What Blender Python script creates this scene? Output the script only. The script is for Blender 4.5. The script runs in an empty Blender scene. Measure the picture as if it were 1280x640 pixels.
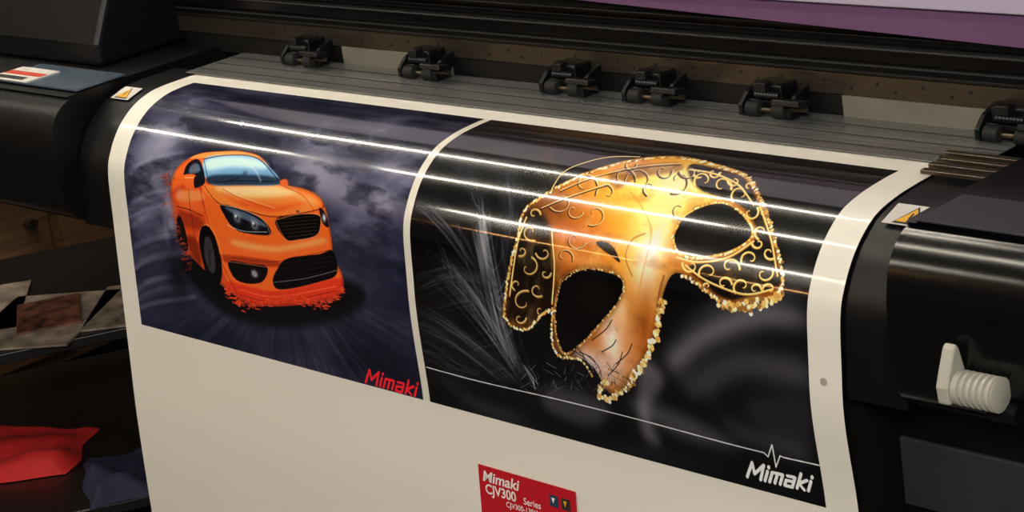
import bpy, math, random
import numpy as np
from mathutils import Vector, Matrix
random.seed(4); rng=np.random.default_rng(7)
scene=bpy.context.scene
scene.view_settings.view_transform='Standard'
try: scene.view_settings.look='None'
except Exception: pass

# ------------------------------------------------------------------ camera
F=2700.0
CAM=np.array([2.477,-1.541,1.62])
Xc=np.array([2690.,-503.,2700.]); Xc/=np.linalg.norm(Xc)
Zc=np.array([-.1404,.9388,.3147]); Zc-=Xc*Zc.dot(Xc); Zc/=np.linalg.norm(Zc)
Yc=np.cross(Zc,Xc)
R=np.array([Xc,Yc,Zc])          # rows: world axes in camera coords ; world = R @ cam
M=Matrix.Identity(4)
for i in range(3):
    for j in range(3): M[i][j]=R[i][j]
    M[i][3]=CAM[i]
cd=bpy.data.cameras.new('camera'); cam=bpy.data.objects.new('camera',cd)
scene.collection.objects.link(cam); cam.matrix_world=M
cd.sensor_width=36; cd.lens=F/1280*36; cd.clip_start=.05
scene.camera=cam
def proj(x,y,z):
    d=np.stack([x-CAM[0],y-CAM[1],z-CAM[2]],-1)@R
    return 640+F*d[...,0]/-d[...,2], 320-F*d[...,1]/-d[...,2]

# ------------------------------------------------------------------ helpers
def lin(c):
    c=np.array(c[:3],float)/255.
    return tuple(np.where(c<=.04045,c/12.92,((c+.055)/1.055)**2.4))+(1.,)
def mat(name,rgb,rough=.5,metal=0,noise=0,nscale=30,bump=0,spec=.5,coat=0,stretch=None,detail=4):
    m=bpy.data.materials.new(name); m.use_nodes=True
    nt=m.node_tree; b=nt.nodes['Principled BSDF']
    c=lin(rgb)
    b.inputs['Base Color'].default_value=c
    b.inputs['Roughness'].default_value=rough; b.inputs['Metallic'].default_value=metal
    b.inputs['Specular IOR Level'].default_value=spec
    b.inputs['Coat Weight'].default_value=coat
    tc=nt.nodes.new('ShaderNodeTexCoord'); mp=nt.nodes.new('ShaderNodeMapping')
    nt.links.new(tc.outputs['Object'],mp.inputs['Vector'])
    if stretch: mp.inputs['Scale'].default_value=stretch
    n=nt.nodes.new('ShaderNodeTexNoise'); n.inputs['Scale'].default_value=nscale; n.inputs['Detail'].default_value=detail
    nt.links.new(mp.outputs[0],n.inputs['Vector'])
    if noise:
        r=nt.nodes.new('ShaderNodeValToRGB')
        r.color_ramp.elements[0].position=.3; r.color_ramp.elements[1].position=.7
        r.color_ramp.elements[0].color=tuple(v*(1-noise) for v in c[:3])+(1,)
        r.color_ramp.elements[1].color=tuple(min(1,v*(1+noise)) for v in c[:3])+(1,)
        nt.links.new(n.outputs['Fac'],r.inputs[0]); nt.links.new(r.outputs[0],b.inputs['Base Color'])
    if bump:
        bm=nt.nodes.new('ShaderNodeBump'); bm.inputs['Strength'].default_value=bump; bm.inputs['Distance'].default_value=.002
        nt.links.new(n.outputs['Fac'],bm.inputs['Height']); nt.links.new(bm.outputs[0],b.inputs['Normal'])
        nt.links.new(bm.outputs[0],b.inputs['Coat Normal'])
    return m
def emit(name,rgb,st):
    m=bpy.data.materials.new(name); m.use_nodes=True
    b=m.node_tree.nodes['Principled BSDF']
    b.inputs['Base Color'].default_value=lin(rgb)
    b.inputs['Emission Color'].default_value=lin(rgb); b.inputs['Emission Strength'].default_value=st
    return m
def obj(name,verts,faces,m,parent=None,smooth=False,bevel=0):
    me=bpy.data.meshes.new(name); me.from_pydata([tuple(map(float,v)) for v in verts],[],faces); me.update()
    if m: me.materials.append(m)
    o=bpy.data.objects.new(name,me); scene.collection.objects.link(o)
    if parent: o.parent=parent
    if smooth:
        for p in me.polygons: p.use_smooth=True
    if bevel:
        b=o.modifiers.new('bev','BEVEL'); b.width=bevel; b.segments=3; b.limit_method='ANGLE'
    return o
def empty(name,loc=(0,0,0)):
    o=bpy.data.objects.new(name,None); scene.collection.objects.link(o); o.location=loc; o.empty_display_size=.05; return o
def box(name,x0,x1,y0,y1,z0,z1,m,parent=None,bevel=0):
    v=[(x,y,z) for z in(z0,z1) for y in(y0,y1) for x in(x0,x1)]
    f=[(0,2,3,1),(4,5,7,6),(0,1,5,4),(2,6,7,3),(0,4,6,2),(1,3,7,5)]
    return obj(name,v,f,m,parent,bevel=bevel)
def prism(name,prof,x0,x1,m,parent=None,smooth=False,bevel=0):
    n=len(prof); v=[(x0,y,z) for y,z in prof]+[(x1,y,z) for y,z in prof]
    f=[(i,(i+1)%n,n+(i+1)%n,n+i) for i in range(n)]+[tuple(range(n-1,-1,-1)),tuple(range(n,2*n))]
    o=obj(name,v,f,m,parent,bevel=bevel)
    if smooth:
        for p in o.data.polygons:
            if len(p.vertices)==4: p.use_smooth=True
        o.data.set_sharp_from_angle(angle=math.radians(40))
    return o
def tube(name,p0,p1,r,m,parent=None,n=24,rings=None):
    p0=Vector(p0);p1=Vector(p1);a=(p1-p0);L=a.length;a.normalize()
    u=a.orthogonal().normalized(); w=a.cross(u)
    rings=rings or [(0,r),(1,r)]
    v=[];f=[]
    for t,rr in rings:
        for k in range(n):
            th=2*math.pi*k/n
            v.append(p0+a*(L*t)+(u*math.cos(th)+w*math.sin(th))*rr)
    for i in range(len(rings)-1):
        for k in range(n):
            f.append((i*n+k,i*n+(k+1)%n,(i+1)*n+(k+1)%n,(i+1)*n+k))
    f.append(tuple(range(n-1,-1,-1))); f.append(tuple((len(rings)-1)*n+k for k in range(n)))
    o=obj(name,v,f,m,parent)
    for p in o.data.polygons:
        if len(p.vertices)==4: p.use_smooth=True
    o.data.set_sharp_from_angle(angle=math.radians(35))
    return o
def cable(name,pts,r,m,parent=None):
    c=bpy.data.curves.new(name,'CURVE'); c.dimensions='3D'; c.bevel_depth=r; c.bevel_resolution=3
    s=c.splines.new('NURBS'); s.points.add(len(pts)-1)
    for i,p in enumerate(pts): s.points[i].co=(*p,1)
    s.use_endpoint_u=True; s.order_u=3; c.materials.append(m)
    o=bpy.data.objects.new(name,c); scene.collection.objects.link(o)
    if parent:o.parent=parent
    return o
def catmull(P,n=8,closed=False):
    P=np.array(P,float); N=len(P)
    if closed: idx=range(N); g=lambda i:P[i%N]
    else: idx=range(N-1); g=lambda i:P[min(max(i,0),N-1)]
    out=[]
    for i in idx:
        p0,p1,p2,p3=g(i-1),g(i),g(i+1),g(i+2)
        for k in range(n):
            t=k/n
            out.append(.5*((2*p1)+(-p0+p2)*t+(2*p0-5*p1+4*p2-p3)*t*t+(-p0+3*p1-3*p2+p3)*t**3))
    if not closed: out.append(P[-1])
    return np.array(out)

# ------------------------------------------------------------------ media profile
PR=[(.34,.9562),(.25,.9562),(.19,.9562),(.162,.956),(.135,.9553),(.11,.952),(.08,.941),(.052,.920),(.031,.892),(.019,.862),
    (.012,.80),(.006,.74),(0,.674),(-.008,.59),(-.016,.507),(-.025,.36),(-.035,.15),(-.036,.08)]
pc=catmull(PR,24)
seg=np.r_[0,np.cumsum(np.hypot(*np.diff(pc,axis=0).T))]
i0=int(np.argmin(abs(pc[:120,0]-.162))); seg=seg-seg[i0]
sz=lambda z:float(np.interp(-z,-pc[:,1][i0+24:],seg[i0+24:]))
S_BOT=sz(.65); S_MIN=float(seg[0]); S_MAX=float(seg[-1]); S79=sz(.79)
sm=lambda t:t*t*(3-2*t)
def surf(x,s):
    y=np.interp(s,seg,pc[:,0]); z=np.interp(s,seg,pc[:,1])
    up=sm(np.clip((s-.02)/.055,0,1)); dn=1-sm(np.clip((s-S79)/.17,0,1))
    y=y-.0235*np.clip(x/1.2,-.1,1.1)*up*(.12+.88*dn)
    return y,z

# photo tracing -> flat print coordinates (x metres, s metres along the sheet)
gx,gs=np.meshgrid(np.linspace(-.06,1.26,90),np.linspace(-.03,S_BOT+.03,90))
gy,gz=surf(gx,gs); gpx,gpy=proj(gx,gy,gz)
def P_(x,s):
    y,z=surf(x,s); return proj(x,y,z)
def flat(pts):
    pts=np.array(pts,float).reshape(-1,2)
    k=np.argmin((gpx.ravel()[None]-pts[:,:1])**2+(gpy.ravel()[None]-pts[:,1:])**2,axis=1)
    x=gx.ravel()[k].copy(); s=gs.ravel()[k].copy()
    for _ in range(6):
        a,b=P_(x,s); h=1e-4
        a1,b1=P_(x+h,s); a2,b2=P_(x,s+h)
        J11=(a1-a)/h;J21=(b1-b)/h;J12=(a2-a)/h;J22=(b2-b)/h
        ea=pts[:,0]-a; eb=pts[:,1]-b; D=J11*J22-J12*J21
        x=x+np.clip((J22*ea-J12*eb)/D,-.03,.03); s=s+np.clip((-J21*ea+J11*eb)/D,-.03,.03)
    return x,s
W=2048; PW=1.2; H=int(round(W*S_BOT/PW)); K=W/PW
def T(pts):
    x,s=flat(pts); return np.stack([x*K,s*K],-1)
img=np.zeros((H,W,3))
def box1(a,r,ax):
    a=np.moveaxis(a,ax,0); p=np.concatenate([np.repeat(a[:1],r+1,0),a,np.repeat(a[-1:],r,0)],0)
    c=np.cumsum(p,0); o=(c[2*r+1:]-c[:-2*r-1])/(2*r+1)
    return np.moveaxis(o,0,ax)
def blur(a,s):
    if s<3:
        r=max(1,int(3*s)); k=np.exp(-.5*(np.arange(-r,r+1)/s)**2); k/=k.sum()
        for ax in(0,1):
            pad=[(0,0)]*a.ndim; pad[ax]=(r,r); p=np.pad(a,pad,'edge'); o=0
            for i,w in enumerate(k):
                sl=[slice(None)]*a.ndim; sl[ax]=slice(i,i+a.shape[ax]); o=o+w*p[tuple(sl)]
            a=o
        return a
    r=max(1,int(round(s)))
    for _ in range(3):
        a=box1(box1(a,r,0),r,1)
    return a
def localmask(pts,smooth,soft):
    t=T(pts)
    if smooth: t=catmull(t,6,True)
    pad=int(5*max(soft,1))+3
    X0=int(t[:,0].min())-pad;X1=int(t[:,0].max())+pad;Y0=int(t[:,1].min())-pad;Y1=int(t[:,1].max())+pad
    yy=np.arange(Y0,Y1)+.5; xx=np.arange(X0,X1)+.5
    ins=np.zeros((Y1-Y0,X1-X0),bool)
    for (ax,ay),(bx,by) in zip(t,np.roll(t,-1,0)):
        if ay==by: continue
        rows=(yy>=min(ay,by))&(yy<max(ay,by))
        if not rows.any(): continue
        xc=ax+(yy[rows]-ay)*(bx-ax)/(by-ay)
        ins[rows]^=(xx[None,:]>xc[:,None])
    m=blur(ins.astype(float),soft)
    x0=max(0,X0);x1=min(W,X1);y0=max(0,Y0);y1=min(H,Y1)
    if x1<=x0 or y1<=y0: return None
    return m[y0-Y0:y1-Y0,x0-X0:x1-X0],(slice(y0,y1),slice(x0,x1))
def maskpoly(pts,smooth=True,soft=.8):
    m=np.zeros((H,W)); r=localmask(pts,smooth,soft)
    if r: m[r[1]]=r[0]
    return m
FULL=(slice(0,H),slice(0,W))
def paint(m,col,a=1.,sl=FULL,clip=None):
    if clip is not None: m=m*clip[sl]
    m=np.clip(m*a,0,1)[...,None]; img[sl]=img[sl]*(1-m)+np.array(col)/255.*m
def fill(pts,col,a=1.,smooth=True,soft=.8,clip=None):
    r=localmask(pts,smooth,soft)
    if r: paint(r[0],col,a,r[1],clip)
YY,XX=np.mgrid[0:H,0:W].astype(float)
def glow(c,rx,ry,col,a=1.,ang=0,clip=None):
    c=T([c])[0]; R_=2.6*max(rx,ry)
    x0=max(0,int(c[0]-R_));x1=min(W,int(c[0]+R_)+1);y0=max(0,int(c[1]-R_));y1=min(H,int(c[1]+R_)+1)
    if x1<=x0 or y1<=y0: return
    sl=(slice(y0,y1),slice(x0,x1))
    dx=XX[sl]-c[0];dy=YY[sl]-c[1]; ca,sa=math.cos(ang),math.sin(ang)
    u=(dx*ca+dy*sa)/rx; v=(-dx*sa+dy*ca)/ry
    paint(np.exp(-(u*u+v*v)),col,a,sl,clip)
def stroke(pts,w,col,a=1.,smooth=True,taper=False,clip=None,soft=.7,n=6):
    t=T(pts)
    if smooth and len(t)>2: t=catmull(t,n)
    N=len(t)-1; pd=int(w+4+soft*2)
    X0=max(0,int(t[:,0].min())-pd);X1=min(W,int(t[:,0].max())+pd);Y0=max(0,int(t[:,1].min())-pd);Y1=min(H,int(t[:,1].max())+pd)
    if X1<=X0 or Y1<=Y0: return
    m=np.zeros((Y1-Y0,X1-X0))
    for i in range(N):
        wi=w
        if taper: wi=w*max(.15,math.sin(math.pi*(i+.5)/N)) if taper!='end' else w*(1-.7*i/N)
        p,q=t[i],t[i+1]
        x0=max(X0,int(min(p[0],q[0]))-pd);x1=min(X1,int(max(p[0],q[0]))+pd);y0=max(Y0,int(min(p[1],q[1]))-pd);y1=min(Y1,int(max(p[1],q[1]))+pd)
        if x1<=x0 or y1<=y0: continue
        X=XX[y0:y1,x0:x1]+.5-p[0];Y=YY[y0:y1,x0:x1]+.5-p[1];d=q-p;L=d.dot(d)+1e-9
        u=np.clip((X*d[0]+Y*d[1])/L,0,1); dist=np.hypot(X-u*d[0],Y-u*d[1])
        v=m[y0-Y0:y1-Y0,x0-X0:x1-X0]
        np.maximum(v,np.clip((wi/2-dist)/soft+.5,0,1),out=v)
    paint(m,col,a,(slice(Y0,Y1),slice(X0,X1)),clip)
def dots(pts,r,step,cols,jit=0,a=1.,smooth=True):
    t=T(pts)
    if smooth:t=catmull(t,8)
    L=np.r_[0,np.cumsum(np.hypot(*np.diff(t,axis=0).T))]
    for k,d in enumerate(np.arange(0,L[-1],step)):
        cx=np.interp(d,L,t[:,0])+rng.normal()*jit; cy=np.interp(d,L,t[:,1])+rng.normal()*jit
        rr=r*(.8+.4*rng.random()); p=int(rr+3)
        x0=max(0,int(cx)-p);x1=min(W,int(cx)+p);y0=max(0,int(cy)-p);y1=min(H,int(cy)+p)
        if x1<=x0 or y1<=y0: continue
        m=np.clip((rr-np.hypot(XX[y0:y1,x0:x1]-cx,YY[y0:y1,x0:x1]-cy))+.5,0,1)[...,None]*a
        c=np.array(cols[int(rng.integers(len(cols)))])/255.
        img[y0:y1,x0:x1]=img[y0:y1,x0:x1]*(1-m)+c*m
def noise(sx,sy,oct=4,seed=0,gain=.55):
    r=np.random.default_rng(seed); out=0;amp=1;tot=0
    for o in range(oct):
        nx=int(W/sx*2**o)+3; ny=int(H/sy*2**o)+3
        g=r.random((ny,nx)); x=np.linspace(0,nx-1.001,W);y=np.linspace(0,ny-1.001,H)
        xi=x.astype(int);yi=y.astype(int);fx=x-xi;fy=y-yi;fx=fx*fx*(3-2*fx);fy=(fy*fy*(3-2*fy))[:,None]
        a=g[yi][:,xi];b=g[yi][:,xi+1];c=g[yi+1][:,xi];d=g[yi+1][:,xi+1]
        out=out+amp*((a*(1-fx)+b*fx)*(1-fy)+(c*(1-fx)+d*fx)*fy); tot+=amp; amp*=gain
    return out/tot
def strands(base,n,sp0,sp1,col,a,w=(1,3),soft=2,clip=None):
    base=np.array(base,float); m=len(base)
    for k in range(n):
        o=rng.normal(size=2); t=np.linspace(0,1,m)[:,None]
        p=base+o*(sp0*(1-t)+sp1*t)+rng.normal(size=(m,2))*1.2
        c=np.array(col)*rng.uniform(.6,1.2)
        stroke(p,rng.uniform(*w),np.clip(c,0,255),a*rng.uniform(.4,1),taper=True,soft=soft,clip=clip,n=4)
def modulate(f):
    img[:]=img*f[...,None]
GX0,GX1=.591*K,.603*K
carreg=(XX<GX0).astype(float); mreg=(XX>GX1).astype(float)
lev=lambda n,a,b: np.clip((n-a)/(b-a),0,1)
# ================= car print
img[:]=np.array([34,36,60])/255.
n1=noise(380,150,5,1); n2=noise(150,60,5,2); n5=noise(90,34,5,12)
paint(lev(n1,.4,.75)*carreg,(80,80,106),.5)
glow((245,130),180,50,(66,66,94),.55,.3)
glow((195,190),100,100,(150,150,170),.75); glow((180,270),60,130,(98,100,126),.5)
glow((455,255),180,64,(120,116,140),.7,.25); glow((395,215),120,46,(150,146,164),.7,.2)
glow((500,215),100,34,(100,96,120),.5,.2)
glow((300,126),260,30,(20,21,40),.9,.05); glow((570,150),140,60,(10,12,30),.95); glow((560,260),60,120,(32,34,56),.65)
glow((520,355),130,84,(24,30,54),.85); glow((480,460),240,56,(12,17,38),.95)
paint(lev(n2,.48,.74)*carreg*(1-.7*lev(YY/H,.5,.85)),(156,156,176),.34)
paint(lev(n5,.5,.75)*carreg*(1-.7*lev(YY/H,.45,.85)),(14,16,34),.55)
glow((250,420),250,52,(20,27,50),.88); glow((200,395),90,30,(50,56,82),.5)
for i in range(180):
    ang=rng.uniform(.35,2.9); c0=(352,372); r0=rng.uniform(60,120); r1=r0+rng.uniform(60,190)
    a=(c0[0]+r0*math.cos(ang)*1.2,c0[1]+r0*math.sin(ang)*.35); b=(c0[0]+r1*math.cos(ang)*1.2,c0[1]+r1*math.sin(ang)*.6+18)
    stroke([a,b],rng.uniform(2,9),(96,102,130) if rng.random()<.45 else (8,11,26),rng.uniform(.04,.15),smooth=False,soft=7,clip=carreg)
for i in range(44):
    y=180+rng.random()*200
    stroke([(157+rng.random()*15,y+22),(190,y+8),(225+rng.random()*20,y)],rng.uniform(3,14),(170,170,192) if rng.random()<.55 else (22,24,44),rng.uniform(.06,.2),soft=7,clip=carreg)
glow((222,345),40,46,(9,10,20),.8); fill([(225,325),(262,376),(300,400),(360,408),(425,398),(458,370),(425,348),(300,330)],(5,6,13),.97,soft=9)
glow((450,330),60,50,(24,26,44),.5)
body=[(236,198),(254,191),(278,189),(302,189),(327,197),(352,228),(380,236),(399,246),(408,264),(414,296),(417,322),(428,344),(427,366),(402,377),(350,383),(312,379),(290,367),(272,352),(250,332),(232,312),(222,290),(214,255),(214,228),(222,209)]
cm=maskpoly(body); paint(cm,(232,94,32))
fill([(214,240),(252,234),(260,290),(288,366),(250,335),(225,298)],(198,66,24),.95,soft=2,clip=cm)
fill([(222,240),(250,238),(254,250),(224,252)],(252,150,84),.75,soft=3,clip=cm)
fill([(224,262),(250,272),(256,288),(228,282)],(134,38,18),.7,soft=4,clip=cm)
fill([(226,252),(252,254),(256,266),(228,262)],(230,110,50),.5,soft=3,clip=cm)
fill([(232,296),(246,300),(252,330),(240,318)],(110,30,16),.75,soft=3,clip=cm)
stroke([(221,258),(236,262),(253,270)],2.4,(90,26,12),.85,clip=cm)
stroke([(236,236),(238,262),(244,300)],1.6,(70,22,14),.85,clip=cm)
stroke([(250,235),(256,262),(262,285)],2.4,(116,34,16),.7,clip=cm,soft=1.5)
fill([(256,232),(350,229),(398,246),(394,262),(345,270),(300,262),(275,254)],(244,122,48),.95,soft=2,clip=cm)
fill([(268,234),(330,231),(372,240),(350,246),(300,246)],(255,204,150),.8,soft=4,clip=cm)
fill([(300,250),(345,256),(385,252),(345,266),(310,260)],(204,78,28),.75,soft=3,clip=cm)
fill([(276,240),(290,246),(310,258),(296,256)],(186,66,24),.5,soft=3,clip=cm)
fill([(362,238),(392,248),(394,256),(374,250)],(255,170,110),.5,soft=3,clip=cm)
stroke([(278,236),(300,248),(340,262)],2,(160,58,22),.7,clip=cm,soft=1.5); stroke([(281,234),(303,246),(343,260)],1.6,(255,210,166),.55,clip=cm,soft=1.5); stroke([(350,231),(378,244),(392,262)],2,(160,58,22),.7,clip=cm,soft=1.5)
stroke([(256,233),(275,255),(310,264),(345,271),(398,262),(404,256)],2.2,(96,28,12),.85,clip=cm)
fill([(262,290),(300,297),(345,304),(405,292),(417,310),(350,324),(290,320)],(240,96,34),.9,soft=2,clip=cm)
fill([(292,300),(345,308),(400,298),(404,304),(345,315),(296,308)],(255,172,112),.6,soft=3,clip=cm)
fill([(275,318),(345,326),(345,334),(282,328)],(150,46,18),.85,soft=2,clip=cm); stroke([(290,322),(345,327),(414,312)],1.4,(110,32,14),.8,clip=cm)
fill([(285,352),(345,364),(427,347),(428,370),(350,384),(300,374)],(204,46,26),.9,soft=2,clip=cm)
stroke([(300,362),(345,371),(420,358)],3,(246,100,54),.7,clip=cm,soft=2); stroke([(298,368),(345,377),(420,364)],2,(110,24,14),.6,clip=cm,soft=1.5)
stroke([(266,292),(278,330),(296,366)],3,(116,34,16),.7,clip=cm,soft=2)
e_=blur(cm,9.); modulate(1-cm*(1-np.clip((e_-.35)/.5,0,1))*.42)
stroke([(247,300),(252,284),(262,282),(272,300),(280,330)],2.6,(255,150,90),.6,clip=cm,soft=1.5)
fill([(237,198),(256,191),(300,189.5),(326,197),(300,195),(262,197)],(250,140,66),1,clip=cm)
fill([(255,199),(285,194),(322,198),(351,229),(300,231),(262,229)],(104,150,190),1,soft=1)
fill([(257,200),(285,195),(322,199),(334,211),(290,209),(259,213)],(192,224,244),.95,soft=4)
fill([(262,220),(300,218),(343,221),(351,230),(300,232),(262,230)],(24,38,60),.85,soft=2.4)
stroke([(268,228),(300,226),(342,227)],1.4,(8,12,20),.8); stroke([(280,229),(300,221)],1.4,(8,12,20),.8,smooth=False)
stroke([(300,198),(318,212),(326,226)],5,(230,240,248),.3,soft=4); glow((306,216),8,5,(20,30,44),.5)
stroke([(255,199),(285,194),(322,198),(352,230)],1.8,(14,14,22),.85); stroke([(255,199),(262,230)],1.8,(14,14,22),.8)
fill([(233,207),(249,200),(256,229),(232,233)],(18,24,36),1); fill([(238,208),(247,204),(250,214),(237,217)],(120,150,180),.6,soft=2)
stroke([(242,203),(245,231)],2.2,(150,56,24),.9)
fill([(229,219),(244,219),(248,232),(236,236),(229,230)],(228,94,36),1); stroke([(231,222),(243,222)],2.4,(255,180,120),.9); fill([(243,221),(248,224),(248,233),(243,234)],(24,16,20),.95)
fill([(350,226),(358,224),(360,231),(352,232)],(200,84,34),1)
fill([(276,256),(300,261),(328,274),(338,293),(305,291),(290,283),(281,270)],(14,17,26),1)
fill([(280,259),(300,263),(325,275),(332,284),(300,272)],(120,142,170),.6,soft=2)
for c,r in (((296,272),6),((318,281),6)):
    glow(c,r*2,r*1.7,(176,188,206),.9); glow(c,r*1.1,r,(20,24,34),.95); glow((c[0]-1.5,c[1]-2),4,3,(255,255,255),1)
stroke([(284,281),(304,289),(334,290)],1.6,(210,216,226),.7)
stroke([(276,256),(300,261),(328,274),(338,293)],1.6,(255,214,180),.6)
fill([(399,260),(407,267),(411,283),(404,280)],(20,22,30),1); glow((405,272),6,8,(225,225,232),.9)
fill([(344,275),(372,268),(396,268),(401,276),(396,294),(372,300),(357,299)],(10,8,11),1)
for k in range(6):
    y=273+k*4.4; stroke([(348+k*2,y+1.5),(398-k*.6,y-3)],1.0,(110,84,68),.7,smooth=False)
stroke([(344,275),(372,268),(396,268),(401,276),(396,294),(372,300),(357,299),(344,275)],1.8,(240,146,90),.7)
glow((372,264),6,3,(50,50,80),.9)
fill([(347,336),(360,323),(398,318),(416,314),(421,342),(400,352),(352,362),(341,352)],(8,6,9),1)
for k in range(4): stroke([(350+k*2,330+k*6),(416,320+k*6)],1,(64,54,58),.6,smooth=False)
stroke([(343,353),(382,348),(421,338)],2.2,(104,96,100),.9)
fill([(286,327),(312,330),(334,334),(328,352),(306,354),(292,346)],(11,9,13),1); glow((318,342),11,8,(225,225,228),.9); glow((318,342),4,3,(60,60,70),.8)
stroke([(286,327),(334,334)],2,(250,150,100),.5)
fill([(252,284),(261,284),(270,300),(277,330),(276,352),(268,356),(259,345),(252,320),(249,300)],(7,6,9),1,soft=1)
fill([(256,298),(263,298),(268,318),(269,338),(263,340),(256,322)],(74,70,78),.8,soft=1.2)
for k in range(5): stroke([(262,318),(257+k*2.4,300+abs(k-2)*4+(k%2)*34)],1.4,(10,9,12),.9,smooth=False)
fill([(221,272),(226,272),(232,290),(235,312),(229,312),(222,296)],(11,9,12),.95,soft=1)
for k in range(230):
    t=rng.random(); x=280+t*148; y=377+4*math.sin(t*9)-(t>.85)*(t-.85)*120-(t<.15)*(.15-t)*90+rng.normal()*3
    dots([(x,y),(x+rng.uniform(2,7),y+rng.uniform(-2,2))],rng.uniform(.8,2.),2.,[(206,52,26),(184,38,24),(228,88,40)],.5,smooth=False,a=.8)
for k in range(110):
    y=212+rng.random()*125; x=213+max(0,(y-250))*.32+rng.normal()*2.4
    dots([(x,y),(x-rng.uniform(1,9),y+rng.uniform(-1,3))],rng.uniform(.8,2.),2.2,[(190,66,32),(140,44,28),(100,50,56)],.8,.6,smooth=False)
for k in range(16): glow((213+rng.normal()*5,205+rng.random()*90),rng.uniform(8,22),rng.uniform(8,26),(146,144,166),.26)
# ================= mask print
paint(mreg,(6,6,8)); n3=noise(300,120,5,5)
paint(lev(n3,.45,.8)*mreg,(38,37,44),.45)
glow((745,170),220,24,(120,74,34),.65,clip=mreg); glow((880,180),220,20,(74,46,26),.5,clip=mreg)
paint(lev(noise(120,20,4,31),.5,.7)*np.clip(1-YY/120,0,1)*mreg,(50,28,16),.6)
F_=dict(w=(2,6),soft=5,clip=mreg)
strands([(652,470),(622,420),(588,370),(552,330)],44,7,14,(140,142,156),.3,**F_)
strands([(640,452),(618,380),(603,310),(596,255)],30,6,9,(170,172,184),.32,**F_)
strands([(640,480),(600,445),(560,415),(530,400)],32,6,14,(110,112,128),.32,**F_)
strands([(632,330),(640,270),(636,215),(640,175)],30,5,13,(96,100,116),.34,**F_)
strands([(606,260),(590,220),(580,190),(570,165)],24,5,13,(84,88,106),.34,**F_)
strands([(700,255),(688,215),(684,185),(700,160)],22,6,15,(104,80,58),.32,**F_)
strands([(590,330),(565,290),(540,262),(524,250)],26,5,11,(96,98,114),.34,**F_)
strands([(600,470),(570,462),(545,445),(528,440)],20,6,10,(80,84,98),.34,**F_)
strands([(640,360),(590,345),(560,345),(530,360)],22,6,12,(76,78,92),.3,**F_)
for k in range(70):
    t=rng.random(); b=(650-95*t,468-135*t); s=1 if rng.random()<.5 else -1
    stroke([b,(b[0]-12-s*8,b[1]-6+s*10),(b[0]-24-s*12,b[1]-14+s*24)],rng.uniform(1.5,4),(120,122,136),rng.uniform(.06,.22),taper='end',clip=mreg,soft=4,n=3)
    t=rng.random(); b=(634-34*t,430-175*t)
    stroke([b,(b[0]+s*7,b[1]-8),(b[0]+s*12,b[1]-22)],rng.uniform(1.5,4),(160,162,174),rng.uniform(.08,.24),taper='end',clip=mreg,soft=4,n=3)
fill([(598,275),(606,266),(611,292),(606,345),(600,330)],(200,202,208),.4,soft=7,clip=mreg)
for pts,c,a,s in [([(830,445),(880,398),(950,372),(1008,390),(1008,410),(950,412),(880,440),(846,470)],(134,130,138),.7,15),
    ([(840,420),(890,375),(1000,350),(1000,372),(900,392)],(60,59,66),.6,13),
    ([(850,480),(920,436),(1005,450),(1008,486),(930,474),(880,500)],(92,90,100),.65,15),
    ([(560,500),(640,520),(700,545),(800,560),(900,590),(760,560),(640,530)],(70,70,82),.65,12),
    ([(780,500),(850,515),(930,560),(850,548)],(102,100,108),.65,12),
    ([(800,450),(832,474),(812,516),(828,556),(800,540)],(134,130,136),.6,9),
    ([(930,500),(1010,500),(1015,566),(960,545)],(46,46,56),.8,14),
    ([(900,520),(960,540),(1010,560),(1005,580),(930,555)],(82,80,90),.55,11),
    ([(690,480),(760,505),(740,535),(680,510)],(90,88,96),.65,10),
    ([(545,470),(600,500),(660,520),(600,512)],(64,64,76),.65,10),
    ([(990,300),(1008,330),(1002,360),(980,350)],(54,54,62),.6,10)]:
    fill(pts,c,a,soft=s,clip=mreg)
outer=[(654,262),(690,236),(738,213),(790,199),(850,195),(900,206),(934,219),(948,245),(962,285),(974,330),(976,362),(958,374),(925,380),(900,376),(876,356),(852,342),(838,346),(828,372),(820,412),(808,446),(786,474),(768,494),(756,484),(744,462),(725,447),(700,443),(690,428),(692,385),(678,388),(662,408),(644,408),(629,394),(634,350),(646,300)]
mm=maskpoly(outer)
eyeL=[(701,352),(722,338),(752,337),(778,350),(774,375),(752,402),(728,428),(706,442),(696,420),(694,385)]
eyeR=[(843,296),(856,272),(882,258),(906,256),(926,268),(938,286),(934,300),(908,314),(872,320),(850,314)]
eL=maskpoly(eyeL); eR=maskpoly(eyeR); gm=mm*(1-eL)*(1-eR)
paint(gm,(172,92,24)) 
glow((815,245),180,105,(250,160,34),.95,.15,gm); glow((770,240),100,46,(246,170,52),.75,0,gm)
glow((838,240),105,75,(255,226,84),1,.1,gm); glow((840,234),66,48,(255,252,200),.95,.1,gm)
glow((795,300),80,100,(252,180,60),.85,.2,gm); glow((812,315),36,78,(255,250,230),1,.1,gm); glow((812,268),34,44,(255,240,140),.85,0,gm)
glow((665,330),66,120,(54,30,16),.92,0,gm); glow((705,290),90,50,(200,104,34),.7,0,gm); glow((690,262),70,26,(120,66,26),.6,0,gm); glow((722,322),60,18,(230,150,80),.6,0,gm)
glow((780,440),60,70,(206,140,88),.8,0,gm); glow((735,455),70,35,(226,216,228),.85,0,gm); glow((764,425),26,55,(242,226,222),.85,0,gm); glow((775,385),20,40,(248,212,166),.7,0,gm)
glow((806,420),18,90,(160,80,22),.8,.1,gm)
e_=blur(gm,12.); modulate(1-gm*(1-np.clip((e_-.3)/.55,0,1))*.5)
fill([(862,206),(900,212),(930,224),(944,246),(958,285),(970,330),(972,358),(925,374),(900,370),(878,352),(860,336),(876,328),(912,322),(941,303),(945,284),(930,260),(906,248),(874,236)],(9,6,4),.95,soft=2.5,clip=gm)
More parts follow.
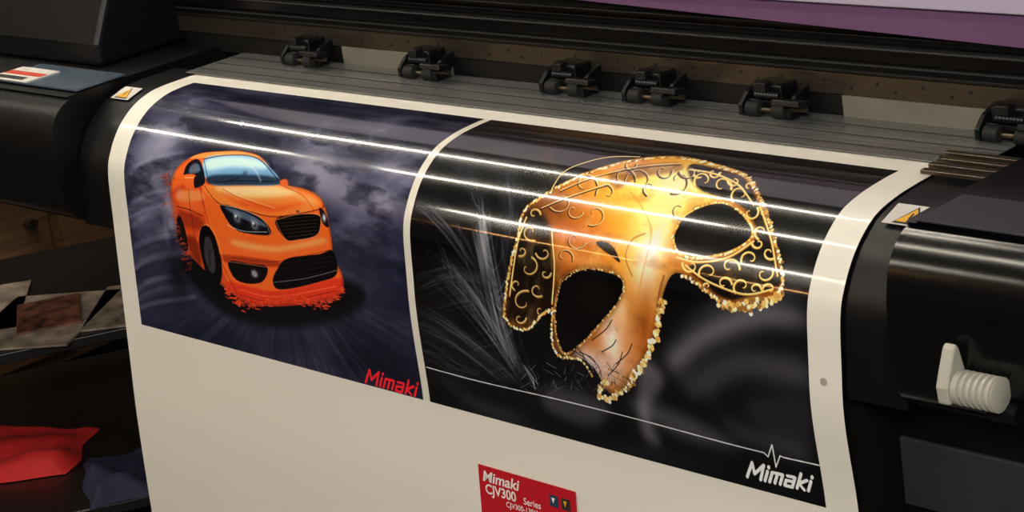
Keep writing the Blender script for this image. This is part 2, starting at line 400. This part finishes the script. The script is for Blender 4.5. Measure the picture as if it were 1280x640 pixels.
fill([(656,268),(672,262),(688,290),(692,345),(688,384),(662,404),(644,404),(632,392),(637,350),(648,300)],(16,10,7),.86,soft=5,clip=gm)
fill([(762,216),(800,206),(846,203),(850,214),(800,222),(770,236)],(84,40,12),.6,soft=3,clip=gm)
paint(lev(noise(30,50,4,19),.55,.8)*gm,(255,232,160),.22); paint(lev(noise(40,30,4,9),.52,.8)*gm,(96,50,16),.32)
stroke(eyeL+[eyeL[0]],8,(166,106,54),.95,clip=mm); stroke(eyeR+[eyeR[0]],11,(244,184,76),.95,clip=mm); stroke(eyeR+[eyeR[0]],3,(60,34,14),.7,clip=mm)
fill(eyeL,(5,4,5),1); fill(eyeR,(5,4,5),1); glow((742,360),40,40,(28,22,20),.6,0,eL); glow((885,300),60,16,(40,26,16),.6,0,eR)
dots(eyeL+[eyeL[0]],2.2,5,[(236,206,140),(150,100,44),(200,150,80)],.8)
dots([(x+(x-890)*.05,y+(y-288)*.08) for x,y in eyeR+[eyeR[0]]],2.4,4.4,[(255,240,180),(180,120,50),(236,184,90)],.8)
fill([(745,303),(756,302),(768,311),(775,328),(764,320),(752,311)],(20,12,8),.97,soft=1)
stroke([(790,345),(782,320),(790,300),(806,292)],3,(150,84,28),.7,clip=gm,soft=2)
stroke([(788,240),(804,262),(814,290),(806,330),(796,380)],3,(200,124,40),.5,clip=gm,soft=3)
stroke([(818,440),(822,380),(830,345)],5,(120,66,24),.7,clip=gm,soft=3)
for a,b in [((706,450),(722,428)),((716,438),(735,455)),((735,445),(752,470)),((752,440),(770,425)),((740,425),(765,400)),((760,470),(778,440)),((724,440),(744,452)),((730,452),(718,432)),((770,455),(790,430))]:
    stroke([a,((a[0]+b[0])/2+4,(a[1]+b[1])/2),b],2.4,(40,32,30),.75)
def scroll(c,r,a0,turn,col,w=3.2,a=.95,clip=None):
    pts=[]
    for i in range(15):
        t=i/14; rr=r*(1-.82*t); th=a0+turn*t
        pts.append((c[0]+rr*math.cos(th),c[1]+rr*math.sin(th)))
    stroke(pts,w,col,a,n=3,taper='end',clip=gm if clip is None else clip)
dk=(50,28,10); lt=(255,236,170); gd=(236,172,72)
lace=[((880,226),13,2.6,5),((902,233),13,.3,-5.2),((926,244),13,2.4,5),((938,266),11,-.6,5),((952,290),10,2,5),((864,332),11,3.4,-5),((886,341),13,2.8,5),((912,334),13,.2,-5),
    ((938,324),12,2.8,5),((955,342),12,-.4,5),((928,358),12,2.4,5),((962,316),9,1,5),((905,355),10,0,-5),((948,304),8,3,-5),((892,216),8,0,5),((918,226),8,3,-5),((962,362),9,3,5),((872,216),7,1,5),((936,234),6,0,-5),((944,362),8,0,-5),((884,358),6,2,5),((954,268),6,1,-5),
    ((664,290),12,1.2,5),((660,335),14,-1.2,5),((655,378),15,-1.2,-5),((672,362),10,1,5),((680,316),10,3,-5),((650,398),8,0,5),((646,356),7,2,5),((676,388),8,0,5),((668,268),8,0,-5),((652,314),7,2,-5),((682,342),7,0,5)]
for c,r,a0,t in lace:
    k=1. if c[0]>800 else .72
    scroll(c,r,a0,t,tuple(v*k for v in gd),5.2); scroll((c[0]-.5,c[1]-.7),r,a0,t,tuple(v*(k*.5+.5) for v in lt),2.2,.9)
for c,r,a0,t,w in [((800,228),20,3.1,4.6,4.5),((778,224),16,.2,-5,4.5),((758,242),14,3,5,4),((730,232),16,0,-5,3.5),((846,226),18,2,-5,5),((828,214),12,0,5,5),((850,262),15,1,4,4),((860,214),12,3,-5,5),
    ((700,252),16,2.6,-5,3.5),((716,264),12,.2,5,3),((718,300),14,.4,5,3),((742,268),16,2,-5,3),((704,322),12,.4,-5,3),((786,206),9,0,5,4),((812,236),10,2,5,4)]:
    scroll(c,r,a0,t,(78,36,8),w,.9); scroll((c[0]+1.6,c[1]-1.2),r,a0,t,(255,244,190),2,.7)
for p in [[(862,212),(895,218),(925,233),(942,256)],[(857,332),(885,352),(930,368),(965,362)],[(950,258),(964,300),(972,345)],[(658,272),(644,320),(637,370)],[(690,290),(693,330),(690,380)],[(846,322),(872,328),(910,322),(942,302)]]:
    stroke(p,4,gd,.9,clip=gm); stroke([(x,y-.8) for x,y in p],1.8,lt,.9,clip=gm)
for p in [[(700,240),(745,222),(800,210),(850,206)],[(676,262),(710,248),(760,232)]]:
    stroke(p,3,dk,.7,clip=gm); stroke([(x+1,y-2) for x,y in p],1.8,lt,.8,clip=gm)
tr=[(255,246,206),(226,180,100),(140,98,46),(252,230,166),(200,150,74)]
dots([(629,394),(634,350),(646,300),(655,264),(690,238),(738,215),(790,201),(850,197),(900,208),(934,221),(950,247),(964,285),(976,330),(977,362)],3.2,3.6,tr,1.3)
stroke([(690,236),(706,214),(735,202),(765,196),(800,196)],3,(214,170,92),.85); stroke([(690,236),(706,214),(735,202),(765,196),(800,196)],1.2,(255,240,190),.8)
dots([(977,362),(958,378),(925,384),(900,378)],4.6,2.,tr,4.); dots([(900,378),(876,358),(852,344)],3.2,3.6,tr,1.5)
dots([(828,372),(821,412),(809,446),(788,476),(768,496)],4.4,2.2,tr,3.6); dots([(768,496),(755,500),(748,488),(757,476)],4.4,2.4,tr,3.2)
dots([(740,470),(724,449),(700,445),(690,428),(691,386)],3,4.,tr,1.2); dots([(691,386),(678,392),(662,410),(644,410),(629,394)],3,4.,tr,1.2)
for k in range(130):
    x=655+rng.random()*125;y=452+rng.random()*34
    stroke([(x,y),(x+rng.normal()*8,y+rng.uniform(4,12))],rng.uniform(1,2.2),(150,150,160) if rng.random()<.4 else (14,13,14),rng.uniform(.2,.7),smooth=False)
strands([(655,456),(664,470),(670,488)],10,2,2,(200,200,210),.5,clip=mreg)
stroke([(533,459),(600,477),(700,500),(800,525),(900,552),(955,566)],2.4,(226,226,228),.9,clip=mreg)
stroke([(955,566),(960,571),(965,556),(970,584),(975,570),(980,572),(1034,584)],2.6,(236,236,238),.95,smooth=False,clip=mreg)
GL={'M':[[(0,0),(.06,1),(.42,.3),(.86,1),(.92,0)]],'i':[[(0,0),(0,.66)],[(0,.9),(0,.98)]],'m':[[(0,0),(0,.66),(.36,.66),(.36,0)],[(.36,.66),(.72,.66),(.72,0)]],
    'a':[[(0,.66),(.52,.66),(.52,0),(0,0),(0,.36),(.52,.36)]],'k':[[(0,0),(0,1)],[(.5,.66),(.04,.33),(.5,0)]]}
def logo(o,xd,yd,w,col):
    adv=0
    for ch,ad in [('M',1.22),('i',.32),('m',1.04),('a',.84),('k',.78),('i',.3)]:
        for st in GL[ch]:
            stroke([(o[0]+(adv+x)*xd[0]+y*yd[0],o[1]+(adv+x)*xd[1]+y*yd[1]) for x,y in st],w,col,1,smooth=False)
        adv+=ad
logo((457,478),(14.6,4.0),(4,-16),6.2,(220,30,42))
logo((934,596),(18.2,4.2),(5,-18),6.6,(246,246,248))
img+= (rng.random((H,W,1))-.5)*.02
img=np.clip(img,0,1)
il=np.where(img<=.04045,img/12.92,((img+.055)/1.055)**2.4)
lum=il.mean(-1,keepdims=True); il=il*1.35*np.clip(.5+lum*3.2,0,1)   # ink density curve of the print
il=np.clip(il,0,.95); img=np.where(il<=.0031308,il*12.92,1.055*il**(1/2.4)-.055)
gapm=((1-carreg)*(1-mreg))[...,None]; img[:]=img*(1-gapm)+np.array([.89,.87,.82])*gapm
px=np.ones((H,W,4),np.float32); px[...,:3]=img[::-1]
bi=bpy.data.images.new('print_artwork',W,H); bi.pixels.foreach_set(px.ravel()); bi.update(); bi.pack()

# ------------------------------------------------------------------ materials
def media_mat(name,image=None):
    m=mat(name,(228,224,213),.20,spec=.22,bump=.12,nscale=9,stretch=(1,3,3),coat=1.0,detail=0)
    nt=m.node_tree;b=nt.nodes['Principled BSDF']
    b.inputs['Coat Roughness'].default_value=.075
    if image:
        t=nt.nodes.new('ShaderNodeTexImage'); t.image=image; t.extension='EXTEND'
        uv=nt.nodes.new('ShaderNodeUVMap'); nt.links.new(uv.outputs[0],t.inputs[0]); nt.links.new(t.outputs['Color'],b.inputs['Base Color'])
    return m
m_print=media_mat('glossy_vinyl_print',bi); m_media=media_mat('glossy_vinyl')
m_media.node_tree.nodes['Principled BSDF'].inputs['Coat Weight'].default_value=.35
m_media.node_tree.nodes['Principled BSDF'].inputs['Roughness'].default_value=.35
m_black=mat('black_plastic',(10,10,11),.4,noise=.2,nscale=60,spec=.3)
m_blackg=mat('black_gloss_plastic',(7,7,8),.2,spec=.5)
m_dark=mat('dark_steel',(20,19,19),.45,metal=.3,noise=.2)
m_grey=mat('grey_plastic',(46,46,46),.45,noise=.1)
m_alu=mat('brushed_aluminium',(88,79,68),.3,metal=.8,noise=.25,nscale=40,stretch=(.5,20,20))
m_platen=mat('platen_shade_grey',(100,100,99),.25,metal=.25,noise=.25,nscale=20,stretch=(.3,12,1))
m_beige=mat('beige_plate',(112,108,96),.5,noise=.1)
m_white=mat('white_plastic',(176,173,160),.45)
m_purple=mat('purple_cover',(108,77,110),.3,noise=.05,nscale=3)
m_lilac=mat('lilac_cover',(180,170,192),.35)
m_rub=mat('black_rubber',(8,8,8),.7)
m_yel=mat('yellow_ink',(225,170,30),.5); m_wl=mat('white_label',(200,197,190),.5); m_redink=mat('red_ink',(190,60,40),.5); m_ink=mat('black_ink',(16,16,16),.5)
m_bluem=mat('bluish_steel',(96,112,130),.22,metal=.5)

# ------------------------------------------------------------------ media sheet
sheet=empty('printed_vinyl_sheet',(0,0,0))
def patch(name,x0,x1,s0,s1,nx,ns,m,uv=False):
    xs=np.linspace(x0,x1,nx+1); ss=np.linspace(s0,s1,ns+1)
    v=[];f=[]
    for s in ss:
        for x in xs:
            y,z=surf(x,s); v.append((x,float(y),float(z)))
    for j in range(ns):
        for i in range(nx):
            a=j*(nx+1)+i; f.append((a,a+nx+1,a+nx+2,a+1))
    o=obj(name,v,f,m,sheet,smooth=True)
    if uv:
        l=o.data.uv_layers.new(name='UVMap')
        for p in o.data.polygons:
            for li in p.loop_indices:
                vi=o.data.loops[li].vertex_index; l.data[li].uv=(xs[vi%(nx+1)]/PW,1-ss[vi//(nx+1)]/S_BOT)
    return o
XL,XR=-.04,1.241
patch('blank_margin_left',XL,0,0,S_BOT,3,150,m_media)
patch('blank_margin_right',PW,XR,0,S_BOT,3,150,m_media)
patch('car_print',0,.597,0,S_BOT,50,150,m_print,True)
patch('mask_print',.597,PW,0,S_BOT,50,150,m_print,True)
patch('blank_media_top',XL,XR,S_MIN,0,60,20,m_media)
patch('blank_media_front',XL,XR,S_BOT,S_MAX,80,80,m_media)
hx,hs=flat([(1030,477)]); y,z=surf(hx,hs)
tube('punch_mark',(float(hx[0]),float(y[0])-.0012,float(z[0])),(float(hx[0]),float(y[0])+.0005,float(z[0])),.004,mat('mark_grey',(170,165,150),.5),sheet)

lab=empty('product_label')
s0=sz(.588); ya,za=surf(.76,s0); yb,zb=surf(.76,s0+.085); yc,_=surf(.68,s0)
yoff=min(float(ya),float(yc))
tilt=math.atan2(float(ya-yb),float(za-zb))
lab.location=(.682,yoff-.0025,.588); lab.rotation_euler=(math.pi/2-tilt,0,0)
m_red=mat('red_card',(186,24,36),.4)
obj('card',[(0,0,0),(.16,0,0),(.16,-.085,0),(0,-.085,0),(0,0,-.001),(.16,0,-.001),(.16,-.085,-.001),(0,-.085,-.001)],[(0,3,2,1),(4,5,6,7),(0,1,5,4),(1,2,6,5),(2,3,7,6),(3,0,4,7)],m_red,lab)
def text(name,s,x,y,size,m,par,z=.0004,shear=0,sx=1,off=.02):
    c=bpy.data.curves.new(name,'FONT'); c.body=s; c.size=size; c.shear=shear; c.offset=size*off; c.materials.append(m)
    o=bpy.data.objects.new(name,c); scene.collection.objects.link(o); o.parent=par; o.location=(x,y,z); o.scale=(sx,1,1); return o
m_tw=mat('white_ink',(232,228,222),.5)
text('title_text','Mimaki',.006,-.019,.019,m_tw,lab,shear=.2,sx=1.12)
text('model_text','CJV300',.010,-.034,.017,m_tw,lab); text('series_text','Series',.074,-.034,.012,m_tw,lab,off=.01)
text('subtitle_text','CJV300-130/160',.044,-.044,.0095,m_tw,lab,off=.008)
for k,c in enumerate([(30,60,90),(40,40,40)]):
    x0=.118+k*.019; obj('icon_%d'%k,[(x0,-.012,.0004),(x0+.014,-.012,.0004),(x0+.014,-.026,.0004),(x0,-.026,.0004)],[(0,3,2,1)],mat('icon%d'%k,c,.5),lab)
    obj('icon_spot_%d'%k,[(x0+.003,-.015,.0007),(x0+.009,-.015,.0007),(x0+.006,-.022,.0007)],[(0,2,1)],m_tw if k==0 else m_yel,lab)

# ------------------------------------------------------------------ printer
pr=empty('large_format_printer')
core=[(y+.006,z-.006) for y,z in pc[:: 6] if z>.80]
apron=core+[(.03,.60),(.10,.55),(.34,.55)]
prism('platen_apron',apron[::-1],XL+.001,XR-.001,m_dark,pr,smooth=True)
box('platen_shade_plate',XL-.02,XR+.03,.192,.30,.9575,.9590,m_platen,pr,bevel=.0005)  # plate added over the sheet, its grey stands in for the beam's shade
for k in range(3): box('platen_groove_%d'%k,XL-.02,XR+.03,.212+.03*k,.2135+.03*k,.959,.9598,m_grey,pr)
for nm,a,b,xx in(('left',-.115,-.043,0),('right',1.244,1.315,1.2)):
    g=[(float(surf(xx,s)[0])+.003,float(surf(xx,s)[1])-.001) for s in np.linspace(-.05,.268,50)]
    prism('side_guard_'+nm,(g+[(.03,.785),(.2,.785),(.212,.90)])[::-1],a,b,m_black,pr,smooth=True)
hp=catmull([(.5,.972),(.05,.972),(.0,.966),(-.028,.945),(-.040,.91),(-.042,.86),(-.036,.815),(-.01,.792),(.05,.785),(.5,.785)],6)
prism('right_housing',[tuple(p) for p in hp][::-1],1.325,2.0,m_blackg,pr,smooth=True)
prism('left_housing',[(p[0]+.03,p[1]-.008) for p in hp][::-1],-.9,-.12,m_black,pr,smooth=True)
box('right_housing_reflection',1.335,1.99,.0,.078,.9715,.9735,m_grey,pr,bevel=.0005)  # grey strip imitates the reflection on the housing top, no separate part
box('right_lower_panel',1.25,2.0,.06,.5,.50,.784,m_black,pr,bevel=.004)
box('right_lower_band',1.252,1.99,.054,.06,.64,.715,m_grey,pr,bevel=.002)
box('right_rear_cover',1.42,2.0,.16,.6,.974,1.3,m_black,pr,bevel=.01)
prism('left_rear_cover',[(.15,.966),(.15,1.0),(.19,1.08),(.25,1.3),(.6,1.3),(.6,.966)],-.9,-.21,m_black,pr,bevel=.008)
for k in range(4): box('clamp_slat_%d'%k,1.235,1.41,.150+.014*k,.159+.014*k,.960+.002*k,.9645+.002*k,m_alu,pr,bevel=.0008)
box('left_steel_strip',-.34,-.12,.045,.13,.966,.9685,m_bluem,pr)
box('rail',-.25,1.9,.300,.33,.983,1.008,m_alu,pr,bevel=.001)
for k in range(46):
    x=-.05+k*.032+(k%3)*.004
    tube('rail_hole_%d'%k,(x,.2992,.992+.007*(k%2)),(x,.3005,.992+.007*(k%2)),.0022,m_ink,pr,n=10)
box('guide_plate_shade',-.2,1.9,.302,.32,.956,.983,m_dark,pr)  # dark colour stands in for shadow on the rest of the beige strip
box('guide_plate_beige_1',.17,.39,.298,.302,.958,.983,m_beige,pr); box('guide_plate_beige_2',1.03,1.225,.298,.302,.958,.983,m_beige,pr)
box('beam_body',-.25,1.9,.304,.50,1.008,1.30,m_black,pr)
for k,(z0,z1,y0,mm_) in enumerate([(1.0095,1.013,.297,m_dark),(1.018,1.0205,.300,m_grey),(1.028,1.040,.292,m_blackg),(1.0405,1.0425,.290,m_grey),(1.050,1.056,.290,m_blackg),(1.062,1.064,.292,m_dark),(1.080,1.083,.294,m_dark)]):
    box('beam_trim_%d'%k,-.25,1.9,y0,.304,z0,z1,mm_,pr,bevel=.0006)
obj('front_cover',[(-.25,.288,1.103),(.65,.288,1.0755),(1.9,.288,1.036),(1.9,.288,1.094),(-.25,.288,1.104),(1.9,.304,1.036),(1.9,.304,1.092)],[(0,1,2,3,4),(2,5,6,3)],m_purple,pr)
box('front_cover_lip',-.25,1.9,.280,.304,1.092,1.30,m_lilac,pr,bevel=.002)
def pinch(x,i):
    e=empty('pinch_roller_%d'%i,(x,.27,.957)); e.parent=pr
    tube('roller_a',(-.030,.0,.010),(-.010,.0,.010),.009,m_rub,e,rings=[(0,.006),(.08,.009),(.92,.009),(1,.006)])
    tube('roller_b',(.008,.0,.010),(.028,.0,.010),.009,m_rub,e,rings=[(0,.006),(.08,.009),(.92,.009),(1,.006)])
    tube('axle',(-.036,0,.010),(.036,0,.010),.003,m_alu,e,n=12)
    box('yoke',-.034,.034,.004,.026,.012,.020,m_black,e,bevel=.002)
    prism('arm_l',[(-.008,.004),(.006,.002),(.03,.022),(.03,.036),(.006,.028),(-.008,.016)],-.038,-.032,m_black,e,bevel=.001)
    prism('arm_r',[(-.008,.004),(.006,.002),(.03,.022),(.03,.036),(.006,.028),(-.008,.016)],.031,.037,m_black,e,bevel=.001)
    box('bracket',-.022,.020,.0,.034,.022,.040,m_black,e,bevel=.003)
    tube('spring',(-.012,-.006,.030),(.022,-.006,.030),.004,m_dark,e,n=12,rings=[(t/16,.0045 if t%2 else .003) for t in range(17)])
    prism('lever_tab',[(-.022,.024),(-.004,.020),(.0,.026),(-.02,.030)],.022,.060,m_black,e,bevel=.001)
    tube('guide_pin',(.036,-.004,.016),(.058,-.004,.016),.003,m_alu,e,n=10)
    box('cap',-.008,.006,-.01,.004,.034,.044,m_dark,e,bevel=.001)
for i,x in enumerate([.113,.362,.627,.766,.947,1.263]): pinch(x,i+1)
lv=empty('media_clamp_lever',(1.405,-.055,.841)); lv.parent=pr
rings=[(0,.012),(.05,.0165)]
for k in range(6):
    t=.12+k*.145; rings+=[(t,.0165),(t+.06,.0165),(t+.075,.0132),(t+.13,.0132)]
rings+=[(.985,.0165),(1,.015)]
tube('knob',(.002,0,0),(.048,0,0),.0165,m_white,lv,n=40,rings=rings)
prism('paddle',[(-.016,-.013),(.010,-.017),(.017,0),(.012,.016),(.006,.036),(.002,.041),(-.003,.037),(-.012,.018),(-.018,.004)],-.010,.003,m_white,lv,bevel=.0025)
tube('hub',(-.014,0,0),(-.009,0,0),.010,m_grey,lv)
tube('spindle',(.02,.0,0),(.02,.03,0),.012,m_black,lv)
tube('spindle_base',(.030,.012,-.022),(.058,.012,-.022),.010,m_black,lv)
def warn(name,c,ux,uy,w,h):
    e=empty(name,c); e.parent=pr
    ux=Vector(ux).normalized(); uy=Vector(uy).normalized(); nn=ux.cross(uy)
    def q(nm,pts,m,k): obj(nm,[ux*a+uy*b+nn*k for a,b in pts],[tuple(range(len(pts)))],m,e)
    q('backing',[(-w/2,-h/2),(w/2,-h/2),(w/2,h/2),(-w/2,h/2)],m_wl,.0008)
    t=h*.44; q('triangle_border',[(-t*1.15,-t),(t*1.15,-t),(0,t)],m_ink,.0011)
    t=h*.38; q('triangle',[(-t*1.1,-t*.95),(t*1.1,-t*.95),(0,t*.85)],m_yel,.0014)
    q('pictogram',[(-t*.13,-t*.6),(t*.13,-t*.6),(t*.08,t*.2),(-t*.08,t*.2)],m_ink,.0017)
for nm,X,xx,s,w_,h_ in(('warning_label_right',1.281,1.2,.072,.054,.032),('warning_label_left',-.083,0,.062,.042,.030)):
    y1,z1=surf(xx,s-.014);y2,z2=surf(xx,s+.014)
    tv=Vector((0,float(y1-y2),float(z1-z2))).normalized(); nv=Vector((1,0,0)).cross(tv)
    yc_,zc_=surf(xx,s)
    warn(nm,Vector((X,float(yc_)+.003,float(zc_)-.001))+nv*.0016,(1,0,0),tv,w_,h_)
e=empty('caution_sticker',(-.30,.075,.9685)); e.parent=pr
box('backing',-.05,.05,-.03,.03,0,.0015,m_wl,e); box('stripe',-.048,.048,-.004,.010,.0015,.002,m_redink,e); box('lines',-.045,.03,-.024,-.012,.0015,.002,m_grey,e)
for k,x in enumerate((.2,1.55)):
    box('stand_leg_%d'%k,x-.04,x+.04,.25,.37,.06,.50 if k else .55,m_black,pr,bevel=.005)
    box('stand_foot_%d'%k,x-.04,x+.04,.05,.65,.0,.06,m_black,pr,bevel=.01)
box('stand_crossbar',.2,1.55,.28,.34,.25,.33,m_black,pr)

# ------------------------------------------------------------------ left surroundings
m_tab=mat('dark_laminate',(20,18,18),.35,noise=.2); m_wood=mat('brown_wood',(104,76,50),.55,noise=.35,nscale=6,stretch=(1,1,12))
tb=empty('display_rack',(-.601,.194,0)); tb.rotation_euler=(0,0,math.atan2(.857,.514))
def tbox(n,*a,**k): return box(n,*a,parent=tb,**k)
tbox('top_shelf',-.6,.33,-.012,.55,.43,.45,m_tab,bevel=.003); tbox('lower_shelf',-.6,.33,-.20,.55,.20,.22,m_tab,bevel=.003)
for k,(x,y) in enumerate([(-.57,.0),(.30,.0),(-.57,.52),(.30,.52)]): tbox('post_%d'%k,x,x+.025,y,y+.025,0,.43,m_dark)
def flatstuff(name,w,d,loc,rot,m,h=.004):
    o=box(name,-w/2,w/2,-d/2,d/2,0,h,m); o.location=loc; o.rotation_euler=(0,0,rot); return o
m_mag=mat('magazine_print',(132,120,108),.4,noise=.7,nscale=26); m_mag2=mat('magazine_brown',(92,56,42),.4,noise=1.,nscale=34)
flatstuff('magazine',.20,.26,(-.705,.24,.451),.6,m_mag); flatstuff('magazine.001',.16,.22,(-.60,.375,.451),.75,m_mag); flatstuff('magazine.002',.11,.16,(-.71,.26,.4555),1.0,m_mag2); flatstuff('magazine.003',.20,.26,(-.88,.20,.451),.9,m_mag)
def cloth(name,cx,cy,z,w,d,rot,m,seed,amp=1.):
    r=np.random.default_rng(seed); n=40; v=[];f=[]
    ph=r.random(6)*6
    for j in range(n+1):
        for i in range(n+1):
            a=i/n-.5;b=j/n-.5
            h=amp*(.010*math.sin(a*7+b*4+ph[0])+.006*math.sin(b*15-a*5+ph[1])+.002*math.sin(a*23+b*11+ph[2]))
            e=min(1,(.5-max(abs(a),abs(b)))*12); h=max(.001,h+.020)*e+.001
            v.append((a*w*(1+.04*math.sin(b*9+ph[3])),b*d*(1+.05*math.sin(a*8+ph[4])),h))
    for j in range(n):
        for i in range(n):
            k=j*(n+1)+i; f.append((k,k+1,k+n+2,k+n+1))
    o=obj(name,v,f,m,smooth=True); o.location=(cx,cy,z); o.rotation_euler=(0,0,rot); return o
cloth('red_cloth',-.765,.125,.221,.32,.20,.72,mat('red_fabric',(184,24,22),.8,noise=.15),3,.7)
cloth('blue_cloth',-.450,.235,.221,.22,.20,1.03,mat('blue_fabric',(12,18,50),.8,noise=.15),5,.8)
flatstuff('paper_tag',.05,.02,(-.44,.27,.253),.6,m_wl,.001)
cab=empty('wooden_cabinet'); 
box('carcass',-2.0,-1.5,.3,1.7,.05,.62,m_wood,cab,bevel=.004); box('plinth',-1.98,-1.52,.32,1.68,0,.05,m_black,cab)
for k in range(3):
    box('door_panel_%d'%k,-1.502,-1.49,.32+.46*k,.75+.46*k,.08,.60,m_wood,cab,bevel=.003); tube('knob_%d'%k,(-1.49,.70+.46*k,.38),(-1.47,.70+.46*k,.38),.012,m_alu,cab)
cable('power_cable',[(-.16,.12,.80),(-.2,.13,.70),(-.19,.12,.60),(-.14,.11,.53),(-.10,.10,.46),(-.06,.12,.3),(-.02,.15,.02)],.004,m_rub)
# ------------------------------------------------------------------ room
m_floor=mat('floor_carpet',(34,31,33),.8,noise=.2,nscale=40); m_wall=mat('wall_paint',(70,62,56),.8,noise=.05)
m_ceil=mat('ceiling_dark',(22,21,20),.8)
box('floor',-6.5,4,-6,2.5,-.05,0,m_floor); box('ceiling',-6.5,4,-6,2.5,3.0,3.05,m_ceil)
box('wall_back',-6.5,4,2.5,2.55,0,3.0,m_wall); box('wall_left',-6.55,-6.5,-6,2.5,0,3.0,m_wall)
box('baseboard_back',-6.5,4,2.485,2.5,0,.1,m_black)
m_tube=emit('tube_glow',(255,244,224),62); m_tubew=emit('tube_glow_warm',(255,190,120),60); n=0
for yy,xs,L,mt in ((.36,(-1.45,-.2),1.2,m_tube),(-.58,(-2.5,-1.0,.2),1.1,m_tube),(-2.3,(-2.0,-.8),1.1,m_tube),(-4.4,(-4.0,-2.6),1.0,m_tubew)):
    for x in xs:
        e=empty('fluorescent_light' if n==0 else 'fluorescent_light.%03d'%n,(x,yy,2.6)); n+=1; h=L/2
        tube('lamp_tube',(-h,0,0),(h,0,0),.024,mt,e,n=12); box('fitting',-h-.02,h+.02,-.03,.03,.03,.07,m_grey,e)
        box('end_cap_a',-h-.02,-h,-.02,.02,-.02,.03,m_white,e); box('end_cap_b',h,h+.02,-.02,.02,-.02,.03,m_white,e)
        tube('hanger_a',(-h+.1,0,.07),(-h+.1,0,.4),.003,m_grey,e,n=6); tube('hanger_b',(h-.1,0,.07),(h-.1,0,.4),.003,m_grey,e,n=6)
def area(name,loc,tgt,size,power,col):
    l=bpy.data.lights.new(name,'AREA'); l.size=size; l.energy=power; l.color=col
    o=bpy.data.objects.new(name,l); scene.collection.objects.link(o); o.location=loc
    o.rotation_euler=(Vector(tgt)-Vector(loc)).to_track_quat('-Z','Y').to_euler()
area('added_key_light',(3.2,-2.6,2.8),(.6,0,.7),1.0,150,(1,.94,.86))  # added key light for the sheet, not a fixture of the room
w=bpy.data.worlds.new('world'); scene.world=w; w.use_nodes=True
w.node_tree.nodes['Background'].inputs[0].default_value=(.9,.93,1,1); w.node_tree.nodes['Background'].inputs[1].default_value=.04
